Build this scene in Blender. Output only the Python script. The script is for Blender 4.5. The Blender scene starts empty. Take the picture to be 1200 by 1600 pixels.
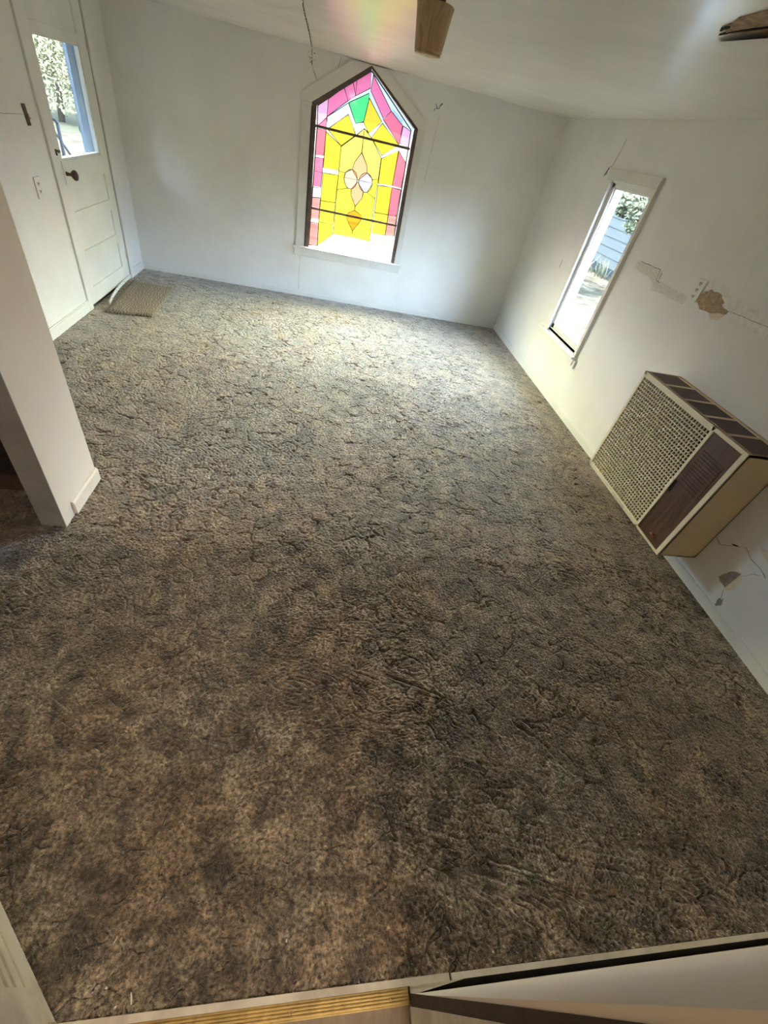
import bpy, math, random
import numpy as np
from mathutils import Vector, Matrix
random.seed(7)
rng = np.random.default_rng(11)
S = bpy.context.scene
C = S.collection

# ------------------------------------------------------------------ camera
cd = bpy.data.cameras.new('camera')
cam = bpy.data.objects.new('camera', cd)
C.objects.link(cam)
S.camera = cam
cd.sensor_fit = 'HORIZONTAL'
cd.sensor_width = 36.0
cd.lens = 664.008 * 36.0 / 1200.0
cd.clip_start = 0.005
cd.clip_end = 300
rt = Vector((0.97897157, -0.0849663, 0.18545995))
dn = Vector((0.07963562, -0.67782095, -0.73090145))
fw = Vector((0.18781064, 0.73030096, -0.65680109))
m = Matrix((rt, -dn, -fw)).transposed().to_4x4()
m.translation = Vector((-2.2154, -5.4567, 1.6))
cam.matrix_world = m

# ------------------------------------------------------------------ world, sun, lamps, exposure
S.view_settings.view_transform = 'Standard'
S.view_settings.look = 'None'
S.view_settings.gamma = 1
S.view_settings.use_curve_mapping = False
S.view_settings.exposure = 0.16
SKY_LOW, SKY_HIGH = 1.15, 118.0
W = bpy.data.worlds.new('sky')
S.world = W
W.use_nodes = True
wn = W.node_tree
wn.nodes.clear()
wo = wn.nodes.new('ShaderNodeOutputWorld')
bg = wn.nodes.new('ShaderNodeBackground')
tc = wn.nodes.new('ShaderNodeTexCoord')
sx = wn.nodes.new('ShaderNodeSeparateXYZ')
mr = wn.nodes.new('ShaderNodeFloatCurve')      # brightness of the hazy sky by height: dim at the horizon, brightest low down
cv = mr.mapping.curves[0]
for p_, v_ in ((0.08, SKY_LOW / SKY_HIGH), (0.30, 1.0), (0.62, 0.50)):
    cv.points.new(p_, v_)
cv.points[0].location = (0.0, SKY_LOW / SKY_HIGH)
cv.points[-1].location = (1.0, 0.42)
for q_ in cv.points:
    q_.handle_type = 'VECTOR'
mr.mapping.update()
ml = wn.nodes.new('ShaderNodeMath')
ml.operation = 'MULTIPLY'
ml.inputs[1].default_value = SKY_HIGH
wn.links.new(tc.outputs['Generated'], sx.inputs[0])
wn.links.new(sx.outputs['Z'], mr.inputs['Value'])
wn.links.new(mr.outputs[0], ml.inputs[0])
wn.links.new(ml.outputs[0], bg.inputs['Strength'])
bg.inputs['Color'].default_value = (0.63, 0.81, 1.0, 1)
wn.links.new(bg.outputs[0], wo.inputs[0])

def light(name, kind, loc, energy, color=(1, 1, 1), rot=None, **kw):
    d = bpy.data.lights.new(name, kind)
    d.energy = energy
    d.color = color
    for k, v in kw.items():
        setattr(d, k, v)
    o = bpy.data.objects.new(name, d)
    o.location = loc
    if rot is not None:
        o.rotation_euler = rot
    C.objects.link(o)
    return o
sun = light('sun', 'SUN', (3, -3, 20), 110.0, (1.0, 0.95, 0.86), angle=math.radians(0.6))
sun.rotation_euler = Vector((-0.03, 0.42, -1.0)).to_track_quat('-Z', 'Y').to_euler()
# sampling portals in the openings (they give off no light themselves)
def portal(loc, direction, sx_, sy_):
    o = light('window_portal', 'AREA', loc, 1.0, shape='RECTANGLE', size=sx_, size_y=sy_)
    o.rotation_euler = Vector(direction).to_track_quat('-Z', 'Z').to_euler()
    o.data.cycles.is_portal = True
portal((0.14, -1.70, 1.08), (-1, 0, 0), 0.60, 1.15)
portal((-1.93, 0.14, 1.26), (0, -1, 0), 1.02, 1.55)
portal((-4.30, -0.92, 1.32), (1, 0, 0), 0.68, 0.68)

# ------------------------------------------------------------------ materials
def mat(name):
    mm = bpy.data.materials.new(name)
    mm.use_nodes = True
    nt = mm.node_tree
    return mm, nt, nt.nodes['Principled BSDF']

def N(nt, t, **kw):
    n = nt.nodes.new(t)
    for k, v in kw.items():
        if k in n.inputs:
            n.inputs[k].default_value = v
        else:
            setattr(n, k, v)
    return n

def ramp(nt, src, stops):
    r = nt.nodes.new('ShaderNodeValToRGB')
    el = r.color_ramp.elements
    while len(el) < len(stops):
        el.new(0.5)
    for e, (p_, c_) in zip(el, stops):
        e.position = p_
        e.color = (*c_, 1)
    nt.links.new(src, r.inputs[0])
    return r.outputs[0]

def noise(nt, scale, detail=4, rough=0.55, dist=0.0, stretch=None):
    co = nt.nodes.new('ShaderNodeTexCoord').outputs['Object']
    if stretch:
        mp = nt.nodes.new('ShaderNodeMapping')
        mp.inputs['Scale'].default_value = stretch
        nt.links.new(co, mp.inputs[0])
        co = mp.outputs[0]
    n = N(nt, 'ShaderNodeTexNoise', Scale=scale, Detail=detail, Roughness=rough, Distortion=dist)
    nt.links.new(co, n.inputs['Vector'])
    return n.outputs['Fac']

def mixc(nt, fac, a, b, blend='MIX'):
    n = nt.nodes.new('ShaderNodeMix')
    n.data_type = 'RGBA'
    n.blend_type = blend
    for v, i in ((fac, 0), (a, 6), (b, 7)):
        if hasattr(v, 'is_linked'):
            nt.links.new(v, n.inputs[i])
        else:
            n.inputs[i].default_value = v if i == 0 else (*v, 1)
    return n.outputs[2]

def bump(nt, b, h, strength, dist=0.01):
    n = N(nt, 'ShaderNodeBump', Strength=strength, Distance=dist)
    nt.links.new(h, n.inputs['Height'])
    nt.links.new(n.outputs[0], b.inputs['Normal'])
    return n

def paint(name, col, col2, rough=0.5, scale=3.0, bscale=120, bstr=0.15, big=0.0, spec=0.5):
    mm, nt, b = mat(name)
    f = noise(nt, scale, 6, 0.6)
    c = ramp(nt, f, [(0.35, col2), (0.6, col)])
    nt.links.new(c, b.inputs['Base Color'])
    b.inputs['Roughness'].default_value = rough
    b.inputs['Specular IOR Level'].default_value = spec
    n = bump(nt, b, noise(nt, bscale, 3), bstr, 0.004)
    if big:
        n2 = N(nt, 'ShaderNodeBump', Strength=big, Distance=0.06)
        nt.links.new(noise(nt, 2.2, 2, 0.4), n2.inputs['Height'])
        nt.links.new(n2.outputs[0], n.inputs['Normal'])
    return mm

def plain(name, col, rough=0.5, metallic=0.0, var=0.12, scale=20, bstr=0.0):
    mm, nt, b = mat(name)
    f = noise(nt, scale, 4)
    c = ramp(nt, f, [(0.3, tuple(x * (1 - var) for x in col)), (0.7, tuple(min(1, x * (1 + var)) for x in col))])
    nt.links.new(c, b.inputs['Base Color'])
    b.inputs['Roughness'].default_value = rough
    b.inputs['Metallic'].default_value = metallic
    if bstr:
        bump(nt, b, noise(nt, scale * 4, 3), bstr, 0.004)
    return mm

M = {}
M['wall'] = paint('wall_paint', (0.85, 0.855, 0.85), (0.80, 0.80, 0.79), 0.55, 2.5, 90, 0.12, 0.05)
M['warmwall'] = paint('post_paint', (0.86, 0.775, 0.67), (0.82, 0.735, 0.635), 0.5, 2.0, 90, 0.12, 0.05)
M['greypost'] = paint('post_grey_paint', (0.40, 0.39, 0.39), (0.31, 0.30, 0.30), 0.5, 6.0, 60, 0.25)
M['ceiling'] = paint('ceiling_gloss_paint', (0.86, 0.86, 0.85), (0.82, 0.81, 0.79), 0.25, 1.6, 45, 0.04, 0.22, 0.9)
M['trim'] = paint('trim_paint', (0.86, 0.86, 0.85), (0.79, 0.79, 0.77), 0.4, 3, 60, 0.2)
M['casing'] = paint('casing_paint', (0.77, 0.77, 0.745), (0.70, 0.70, 0.675), 0.4, 4, 60, 0.2)
M['oldtrim'] = paint('worn_trim_paint', (0.72, 0.66, 0.56), (0.52, 0.46, 0.38), 0.5, 9, 60, 0.3)
M['dark'] = plain('dark_gap', (0.02, 0.018, 0.016), 0.8)
M['darkwood_and_shade'] = plain('weathered_wood_and_hall_shade', (0.036, 0.029, 0.025), 0.6, 0, 0.4, 14, 0.3)  # weathered strips; also the painted-in darkness of the hall walls
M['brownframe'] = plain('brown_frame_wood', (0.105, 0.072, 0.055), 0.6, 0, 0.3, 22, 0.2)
M['drywall'] = plain('torn_drywall_paper', (0.42, 0.31, 0.20), 0.9, 0, 0.35, 45, 0.5)
M['greyplaster'] = plain('bare_grey_plaster', (0.30, 0.26, 0.225), 0.9, 0, 0.2, 40, 0.4)
M['spackle'] = plain('spackle', (0.83, 0.82, 0.79), 0.8, 0, 0.10, 35, 0.5)
M['tapeline'] = plain('bare_joint_compound', (0.74, 0.73, 0.675), 0.8, 0, 0.12, 60, 0.5)
M['creambare'] = plain('cream_undercoat', (0.74, 0.67, 0.52), 0.8, 0, 0.08, 40)
M['brass'] = plain('brass', (0.66, 0.48, 0.20), 0.35, 0.85, 0.2, 40, 0.1)
M['beige'] = plain('warm_lit_beige_enamel', (0.68, 0.52, 0.31), 0.38, 0, 0.05, 8)  # beige deepened toward orange to stand in for warm light on the side
M['beigelight'] = plain('pale_beige_enamel', (0.80, 0.74, 0.58), 0.4, 0, 0.05, 8)
M['heaterin'] = plain('heater_inside', (0.022, 0.017, 0.013), 0.8, 0, 0.3, 30)
M['brownmetal'] = plain('brown_metal', (0.075, 0.048, 0.036), 0.45, 0.0, 0.2, 30)
M['knob'] = plain('aged_bronze', (0.10, 0.075, 0.06), 0.4, 0.6, 0.3, 40)
M['copper'] = plain('copper_fitting', (0.75, 0.33, 0.18), 0.3, 0.9, 0.1, 40)
M['plastic'] = plain('white_plastic', (0.82, 0.82, 0.80), 0.35, 0, 0.03)
M['rust'] = plain('rusty_box', (0.10, 0.078, 0.065), 0.6, 0.3, 0.4, 60, 0.3)
M['lead'] = plain('lead_came', (0.06, 0.05, 0.045), 0.5, 0.4)
M['flake'] = plain('paint_flake', (0.78, 0.74, 0.66), 0.6)
M['mat'] = None

def wood_mat(name, c1, c2, c3, scale, stretch, rough=0.4):
    mm, nt, b = mat(name)
    f = noise(nt, scale, 6, 0.65, 1.2, stretch)
    c = ramp(nt, f, [(0.32, c1), (0.5, c2), (0.68, c3)])
    nt.links.new(c, b.inputs['Base Color'])
    b.inputs['Roughness'].default_value = rough
    bump(nt, b, f, 0.08, 0.003)
    return mm
M['walnut'] = wood_mat('walnut_woodgrain', (0.035, 0.018, 0.012), (0.082, 0.04, 0.026), (0.14, 0.075, 0.048), 7, (6, 6, 0.6), 0.35)
M['oak'] = wood_mat('weathered_oak', (0.42, 0.28, 0.14), (0.58, 0.42, 0.24), (0.66, 0.50, 0.31), 6, (7, 7, 1.0), 0.5)

def vinyl():
    mm, nt, b = mat('vinyl_floor')
    c = ramp(nt, noise(nt, 14, 5, 0.6, 0.5, (3, 1, 1)), [(0.3, (0.24, 0.19, 0.14)), (0.7, (0.36, 0.29, 0.22))])
    nt.links.new(c, b.inputs['Base Color'])
    b.inputs['Roughness'].default_value = 0.45
    return mm
M['vinyl'] = vinyl()

def carpet(name):
    mm, nt, b = mat(name)
    big = noise(nt, 2.4, 5, 0.6, 0.4)
    mid = noise(nt, 10.0, 6, 0.7, 0.6)
    fine = noise(nt, 85, 3, 0.7)
    c1 = ramp(nt, mid, [(0.36, (0.066, 0.047, 0.031)), (0.46, (0.178, 0.134, 0.092)), (0.56, (0.33, 0.262, 0.188)), (0.68, (0.46, 0.38, 0.285))])
    c2 = ramp(nt, big, [(0.33, (0.56, 0.53, 0.48)), (0.5, (0.90, 0.88, 0.84)), (0.66, (1.0, 1.0, 1.0))])
    c = mixc(nt, 1.0, c1, c2, 'MULTIPLY')
    wf = ramp(nt, noise(nt, 1.7, 3, 0.5), [(0.45, (0, 0, 0)), (0.62, (1, 1, 1))])
    c = mixc(nt, wf, c, mixc(nt, 1.0, c, (1.07, 0.93, 0.79), 'MULTIPLY'))
    f2 = ramp(nt, fine, [(0.36, (0.25, 0.25, 0.25)), (0.5, (1, 1, 1)), (0.64, (1.85, 1.85, 1.85))])
    c = mixc(nt, 1.0, c, f2, 'MULTIPLY')
    nt.links.new(c, b.inputs['Base Color'])
    b.inputs['Roughness'].default_value = 0.62
    b.inputs['Specular IOR Level'].default_value = 0.35
    b.inputs['Sheen Weight'].default_value = 1.0
    b.inputs['Sheen Roughness'].default_value = 0.5
    b.inputs['Sheen Tint'].default_value = (0.92, 0.93, 0.93, 1)
    bump(nt, b, noise(nt, 190, 2, 0.7), 0.9, 0.006)
    return mm
M['carpet'] = carpet('sculpted_brown_carpet')

def matmat():
    mm, nt, b = mat('tan_embossed_mat')
    co = nt.nodes.new('ShaderNodeTexCoord').outputs['Object']
    w = N(nt, 'ShaderNodeTexWave', Scale=14.0, Distortion=9.0, Detail=1.5)
    w.inputs['Detail Scale'].default_value = 1.2
    nt.links.new(co, w.inputs['Vector'])
    c = ramp(nt, w.outputs['Fac'], [(0.15, (0.17, 0.125, 0.085)), (0.5, (0.27, 0.205, 0.145))])
    nt.links.new(c, b.inputs['Base Color'])
    b.inputs['Roughness'].default_value = 0.95
    b.inputs['Sheen Weight'].default_value = 0.3
    bump(nt, b, w.outputs['Fac'], 0.7, 0.01)
    return mm
M['mat'] = matmat()

def glass_mat(name, tcol, trans=0.6, frost=0.4):
    mm = bpy.data.materials.new(name)
    mm.use_nodes = True
    nt = mm.node_tree
    nt.nodes.clear()
    out = nt.nodes.new('ShaderNodeOutputMaterial')
    t = nt.nodes.new('ShaderNodeBsdfTransparent')
    t.inputs[0].default_value = (*tcol, 1)
    cur = t.outputs[0]
    if frost:
        tl = nt.nodes.new('ShaderNodeBsdfTranslucent')
        tl.inputs[0].default_value = (*tcol, 1)
        mx = nt.nodes.new('ShaderNodeMixShader')
        mx.inputs[0].default_value = frost
        nt.links.new(cur, mx.inputs[1])
        nt.links.new(tl.outputs[0], mx.inputs[2])
        cur = mx.outputs[0]
    g = nt.nodes.new('ShaderNodeBsdfGlossy')
    g.inputs['Roughness'].default_value = 0.05
    lw = nt.nodes.new('ShaderNodeLayerWeight')
    pw = N(nt, 'ShaderNodeMath', operation='POWER')
    pw.inputs[1].default_value = 4.0
    nt.links.new(lw.outputs['Facing'], pw.inputs[0])
    fr = N(nt, 'ShaderNodeMath', operation='MULTIPLY_ADD')
    fr.inputs[1].default_value = 0.7
    fr.inputs[2].default_value = 0.03
    nt.links.new(pw.outputs[0], fr.inputs[0])
    mx = nt.nodes.new('ShaderNodeMixShader')
    nt.links.new(fr.outputs[0], mx.inputs[0])
    nt.links.new(cur, mx.inputs[1])
    nt.links.new(g.outputs[0], mx.inputs[2])
    nt.links.new(mx.outputs[0], out.inputs[0])
    return mm
M['pane'] = glass_mat('clear_window_glass', (0.93, 0.95, 0.95), frost=0.0)
GL = {'lp': (0.92, 0.42, 0.56), 'pk': (0.90, 0.19, 0.33), 'pr': (0.88, 0.17, 0.24), 'am': (0.86, 0.58, 0.045),
      'ly': (0.90, 0.68, 0.12), 'ye': (0.92, 0.80, 0.06), 'gr': (0.10, 0.72, 0.20), 'pe': (0.86, 0.42, 0.22),
      'rs': (0.80, 0.50, 0.36), 'lv': (0.56, 0.47, 0.53), 'or': (0.85, 0.32, 0.02), 'sa': (0.86, 0.30, 0.27),
      'cl': (0.86, 0.88, 0.88), 'bl': (0.45, 0.58, 0.78)}
GNAME = {'lp': 'light_pink', 'pk': 'pink', 'pr': 'rose', 'am': 'amber', 'ly': 'pale_yellow', 'ye': 'yellow', 'gr': 'green',
         'pe': 'peach', 'rs': 'pale_rose', 'lv': 'lavender', 'or': 'orange', 'sa': 'salmon', 'cl': 'clear_textured', 'bl': 'pale_blue'}
for k, v in GL.items():
    M['g_' + k] = glass_mat(GNAME[k] + '_stained_glass', tuple(math.sqrt(q) for q in v), frost=0.012)

# ------------------------------------------------------------------ mesh helpers
class MB:
    def __init__(s):
        s.v, s.f, s.mi, s.cur, s.smooth = [], [], [], 0, []
    def face(s, idx, sm=False):
        s.f.append(tuple(idx)); s.mi.append(s.cur); s.smooth.append(sm)
    def box(s, x0, x1, y0, y1, z0, z1):
        x0, x1 = min(x0, x1), max(x0, x1); y0, y1 = min(y0, y1), max(y0, y1); z0, z1 = min(z0, z1), max(z0, z1)
        n = len(s.v)
        s.v += [(x0, y0, z0), (x1, y0, z0), (x1, y1, z0), (x0, y1, z0), (x0, y0, z1), (x1, y0, z1), (x1, y1, z1), (x0, y1, z1)]
        for q in ((0, 3, 2, 1), (4, 5, 6, 7), (0, 1, 5, 4), (1, 2, 6, 5), (2, 3, 7, 6), (3, 0, 4, 7)):
            s.face([n + i for i in q])
        return s
    def prism(s, pts, axis, a0, a1):
        # closed outline pts (two coordinates in the order of the other axes) swept from a0 to a1 along axis
        n = len(s.v); k = len(pts)
        for a in (a0, a1):
            for p_ in pts:
                q = list(p_); q.insert(axis, a); s.v.append(tuple(q))
        s.face([n + i for i in range(k)][::-1]); s.face([n + k + i for i in range(k)])
        for i in range(k):
            j = (i + 1) % k
            s.face((n + i, n + j, n + k + j, n + k + i))
        return s
    def tube(s, pts, r, n=8, closed=False, radii=None):
        pts = [Vector(p_) for p_ in pts]
        base = len(s.v); m_ = len(pts)
        up = None
        for i, p_ in enumerate(pts):
            a = pts[i - 1] if (i > 0 or closed) else pts[i]
            b_ = pts[(i + 1) % m_] if (i < m_ - 1 or closed) else pts[i]
            d = (b_ - a).normalized()
            if up is None:
                up = Vector((0, 0, 1)) if abs(d.z) < 0.9 else Vector((1, 0, 0))
            x_ = d.cross(up)
            if x_.length < 1e-6:
                x_ = d.orthogonal()
            x_.normalize(); y_ = d.cross(x_).normalized()
            up = -y_ if (-y_).dot(up) > 0 else y_
            rr = radii[i] if radii else r
            for k in range(n):
                t = 2 * math.pi * k / n
                s.v.append(tuple(p_ + x_ * (rr * math.cos(t)) + y_ * (rr * math.sin(t))))
        rings = m_ if closed else m_ - 1
        for i in range(rings):
            j = (i + 1) % m_
            for k in range(n):
                l = (k + 1) % n
                s.face((base + i * n + k, base + i * n + l, base + j * n + l, base + j * n + k), True)
        if not closed:
            s.face([base + k for k in range(n)][::-1]); s.face([base + (m_ - 1) * n + k for k in range(n)])
        return s
    def lathe(s, prof, c, axis=Vector((0, 0, 1)), n=24, squash=None):
        axis = Vector(axis).normalized()
        x_ = axis.orthogonal().normalized(); y_ = axis.cross(x_)
        c = Vector(c); base = len(s.v)
        for r, h in prof:
            for k in range(n):
                t = 2 * math.pi * k / n
                q = x_ * (r * math.cos(t)) + y_ * (r * math.sin(t))
                if squash:
                    q = Vector((q.x * squash[0], q.y * squash[1], q.z * squash[2]))
                s.v.append(tuple(c + q + axis * h))
        for i in range(len(prof) - 1):
            for k in range(n):
                l = (k + 1) % n
                s.face((base + i * n + k, base + i * n + l, base + (i + 1) * n + l, base + (i + 1) * n + k), True)
        s.face([base + k for k in range(n)][::-1]); s.face([base + (len(prof) - 1) * n + k for k in range(n)])
        return s
    def build(s, name, mats, parent=None, bevel=0.0, loc=None):
        me = bpy.data.meshes.new(name)
        o = bpy.data.objects.new(name, me)
        off = Vector((0, 0, 0))
        if parent is not None:
            q = parent
            while q is not None:
                off += Vector(q.location); q = q.parent
            o.parent = parent
        elif loc is not None:
            off = Vector(loc); o.location = loc
        me.from_pydata([tuple(Vector(p_) - off) for p_ in s.v], [], s.f)
        for mm in (mats if isinstance(mats, (list, tuple)) else [mats]):
            me.materials.append(mm)
        me.polygons.foreach_set('material_index', s.mi)
        me.polygons.foreach_set('use_smooth', s.smooth)
        me.update()
        import bmesh
        bm = bmesh.new(); bm.from_mesh(me)
        bmesh.ops.recalc_face_normals(bm, faces=bm.faces)
        bm.to_mesh(me); bm.free()
        if bevel:
            md = o.modifiers.new('bevel', 'BEVEL')
            md.width = bevel; md.segments = 2; md.limit_method = 'ANGLE'; md.angle_limit = math.radians(40)
        C.objects.link(o)
        return o

def tag(o, label=None, cat=None, group=None, kind=None):
    for k, v in (('label', label), ('category', cat), ('group', group), ('kind', kind)):
        if v:
            o[k] = v
    return o
def empty(name, loc, label=None, cat=None, group=None, kind=None, parent=None):
    o = bpy.data.objects.new(name, None)
    o.empty_display_size = 0.1
    o.location = loc
    C.objects.link(o)
    return tag(o, label, cat, group, kind)
def struct(mb, name, mats, bevel=0.0):
    return tag(mb.build(name, mats, bevel=bevel), kind='structure')

ZC = 2.01          # ceiling height
LX, YF = -4.142, -5.505   # left wall, front wall
# ------------------------------------------------------------------ room shell
def jag(pts, amp=0.006, sub=4):
    out = []
    for i, a in enumerate(pts):
        b_ = pts[(i + 1) % len(pts)]
        for k in range(sub):
            t = k / sub
            out.append((a[0] + (b_[0] - a[0]) * t + random.uniform(-amp, amp), a[1] + (b_[1] - a[1]) * t + random.uniform(-amp, amp)))
    return out
def crack(mb, pts, axis, a0, a1, w=0.002):
    # thin irregular crack: a narrow strip along a polyline lying in the wall plane
    for (p_, q) in zip(pts, pts[1:]):
        p_ = Vector(p_); q = Vector(q)
        n_ = max(2, int((q - p_).length / 0.03))
        last = p_
        for i in range(1, n_ + 1):
            c_ = p_.lerp(q, i / n_)
            if i < n_:
                c_ = c_ + Vector((random.uniform(-.5, .5), random.uniform(-.5, .5))) * w * 2
            d = (c_ - last)
            if d.length > 1e-5:
                nn = Vector((-d.y, d.x)).normalized() * w * random.uniform(0.25, 0.75)
                mb.prism([tuple(last - nn), tuple(c_ - nn), tuple(c_ + nn), tuple(last + nn)], axis, a0, a1)
            last = c_

# right wall x = 0 .. 0.12, window opening y -1.97..-1.30, z 0.47..1.65
w = MB()
wy0, wy1, wz0, wz1 = -1.965, -1.345, 0.50, 1.635
w.box(0, .12, YF - .12, wy0, -.1, ZC + .1)
w.box(0, .12, wy1, .12, -.1, ZC + .1)
w.box(0, .12, wy0, wy1, -.1, wz0).box(0, .12, wy0, wy1, wz1, ZC + .1)
w.cur = 1   # torn paint beside the outlet
w.prism(jag([(-2.895, 1.20), (-2.90, 1.255), (-2.945, 1.275), (-3.045, 1.275), (-3.09, 1.25), (-3.085, 1.235), (-3.155, 1.222), (-3.15, 1.20), (-3.075, 1.187), (-3.05, 1.175), (-2.957, 1.171)], .005, 3), 0, -.0015, 0.001)
w.cur = 2
w.prism(jag([(-3.06, 1.19), (-3.15, 1.20), (-3.12, 1.165), (-3.07, 1.15), (-3.04, 1.165)], .004, 3), 0, -.0008, 0.001)
w.cur = 3   # joint line from the window to the outlet
w.prism(jag([(-2.17, 1.255), (-2.45, 1.258), (-2.47, 1.20), (-2.80, 1.205), (-2.80, 1.155), (-2.45, 1.14), (-2.42, 1.19), (-2.16, 1.205)], .005, 5), 0, -.0012, 0.001)
w.cur = 4   # fresh spackle band to the right of the torn patch
w.prism(jag([(-2.86, 1.32), (-3.0, 1.33), (-3.12, 1.285), (-3.4, 1.275), (-4.3, 1.285), (-4.3, 1.18), (-3.6, 1.175), (-3.2, 1.185), (-3.13, 1.24), (-3.02, 1.29), (-2.92, 1.29)], .01, 8), 0, -.0006, 0.001)
w.cur = 5
crack(w, [(-3.155, 1.222), (-3.45, 1.236), (-4.2, 1.24)], 0, -.0018, .001, .0017)
crack(w, [(-2.2, 1.257), (-2.44, 1.26), (-2.455, 1.20), (-2.50, 1.195)], 0, -.002, .001, .0022)
crack(w, [(-2.47, 1.25), (-2.48, 1.205)], 0, -.002, .001, .0022)
crack(w, [(-1.20, 1.67), (-1.19, 1.71), (-1.24, 1.73), (-1.265, 1.81), (-1.28, 1.90)], 0, -.0015, .001, .0022)
w.prism(jag([(-1.165, 1.655), (-1.18, 1.665), (-1.205, 1.715), (-1.195, 1.715)], .003, 3), 0, -.002, .001)
w.cur = 6
# crack line low by the heater
crack(w, [(-4.018, .317), (-4.06, .305), (-4.163, .394), (-4.22, .372), (-4.281, .374), (-4.33, .36)], 0, -.0015, .001, .0022)
crack(w, [(-4.245, .155), (-4.275, .105), (-4.273, .06)], 0, -.0015, .001, .0022)
crack(w, [(-4.25, .27), (-4.28, .33), (-4.31, .35)], 0, -.0015, .001, .0017)
w.cur = 5
crack(w, [(-1.05, 1.02), (-1.06, .99), (-1.045, .95)], 0, -.0015, .001, .0022)
w.prism(jag([(-4.10, .352), (-4.115, .365), (-4.14, .372), (-4.12, .36)], .003, 2), 0, -.002, .001)
w.cur = 6
w.prism(jag([(-4.178, .18), (-4.186, .218), (-4.205, .256), (-4.222, .276), (-4.246, .284), (-4.24, .168), (-4.212, .170)], .003, 3), 0, -.0015, .001)
w.prism(jag([(-4.262, .10), (-4.28, .12), (-4.30, .08), (-4.275, .06)], .004, 3), 0, -.0012, .001)
w.cur = 2
w.prism(jag([(-4.240, .168), (-4.246, .28), (-4.272, .262), (-4.278, .20), (-4.255, .155)], .003, 3), 0, -.001, .001)
w.prism(jag([(-4.20, .45), (-4.25, .46), (-4.33, .44), (-4.30, .41), (-4.24, .43)], .004, 3), 0, -.0012, .001)
struct(w, 'wall_right', [M['wall'], M['drywall'], M['creambare'], M['tapeline'], M['spackle'], M['dark'], M['greyplaster']])

# back wall y = 0 .. 0.12 with the gabled opening
w = MB()
OX0, OX1, OZ0, OZS, OAX, OAZ = -2.429, -1.420, 0.505, 1.668, -1.927, 2.0
w.box(LX - .14, OX0, 0, .12, -.1, ZC + .1).box(OX1, .12, 0, .12, -.1, ZC + .1).box(OX0, OX1, 0, .12, -.1, OZ0)
w.prism([(OX0, OZS), (OAX, OAZ), (OAX, ZC + .1), (OX0, ZC + .1)], 1, 0, .12)
w.prism([(OX1, OZS), (OX1, ZC + .1), (OAX, ZC + .1), (OAX, OAZ)], 1, 0, .12)
w.cur = 1
crack(w, [(-2.455, 2.0), (-2.445, 1.9), (-2.40, 1.82)], 1, -.0012, .001, .003)
crack(w, [(-2.20, 2.0), (-2.22, 1.93)], 1, -.001, .001, .003)
crack(w, [(-1.30, 1.87), (-1.28, 1.84), (-1.26, 1.845), (-1.235, 1.885)], 1, -.0015, .001, .006)
crack(w, [(-1.29, 1.84), (-1.30, 1.82)], 1, -.0015, .001, .005)
crack(w, [(-1.24, 1.79), (-1.26, 1.3)], 1, -.0006, .001, .0012)
crack(w, [(-2.47, .41), (-2.47, .06)], 1, -.0006, .001, .0014)
w.cur = 2
for i in range(26):
    x_, z_ = random.gauss(-2.455, .02), random.gauss(1.93, .03)
    r_ = random.uniform(.0015, .005)
    if z_ < 1.99:
        w.prism(jag([(x_ - r_, z_), (x_, z_ + r_), (x_ + r_, z_), (x_, z_ - r_)], .001, 2), 1, -.0012, .001)
struct(w, 'wall_back', [M['wall'], M['dark'], M['brownframe']])

# left wall with the entrance door opening
w = MB()
DY0, DY1, DZ1 = -1.345, -0.40, 1.985
w.box(LX - .14, LX, -3.62, DY0, -.1, ZC + .1).box(LX - .14, LX, DY1, .0, -.1, ZC + .1).box(LX - .14, LX, DY0, DY1, DZ1, ZC + .1).box(LX - .14, LX, DY0, DY1, -.1, .0)
w.cur = 1
crack(w, [(-1.60, 1.252), (-1.72, 1.253), (-2.6, 1.262)], 0, LX - .001, LX + .0008, .0014)
struct(w, 'wall_left', [M['wall'], M['dark']])

# stub wall (post) beside the dark hall, and the hall behind it
w = MB()
w.cur = 0
w.box(-3.371, -3.269, -3.954, -3.60, -.02, ZC)
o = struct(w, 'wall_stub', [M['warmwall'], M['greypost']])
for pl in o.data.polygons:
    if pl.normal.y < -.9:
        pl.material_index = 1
w = MB()
w.box(-3.2775, -3.268, -3.958, -3.9545, 0.0, ZC)
o = struct(w, 'trim_1', M['greypost'])
w = MB()
w.box(-3.269, -3.256, -3.866, -3.598, 0, .062).prism([(-3.269, .062), (-3.256, .062), (-3.262, .072), (-3.269, .074)], 1, -3.866, -3.598)
struct(w, 'baseboard_stub', M['warmwall'])
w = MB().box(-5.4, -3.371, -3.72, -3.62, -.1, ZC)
struct(w, 'wall_hall_back', M['darkwood_and_shade'])  # hall walls coloured dark to stand in for the lack of light
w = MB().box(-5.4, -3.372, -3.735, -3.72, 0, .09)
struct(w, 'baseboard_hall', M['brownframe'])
struct(MB().box(-5.5, -5.4, -5.7, -3.62, -.1, ZC), 'wall_hall_left', M['darkwood_and_shade'])

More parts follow.
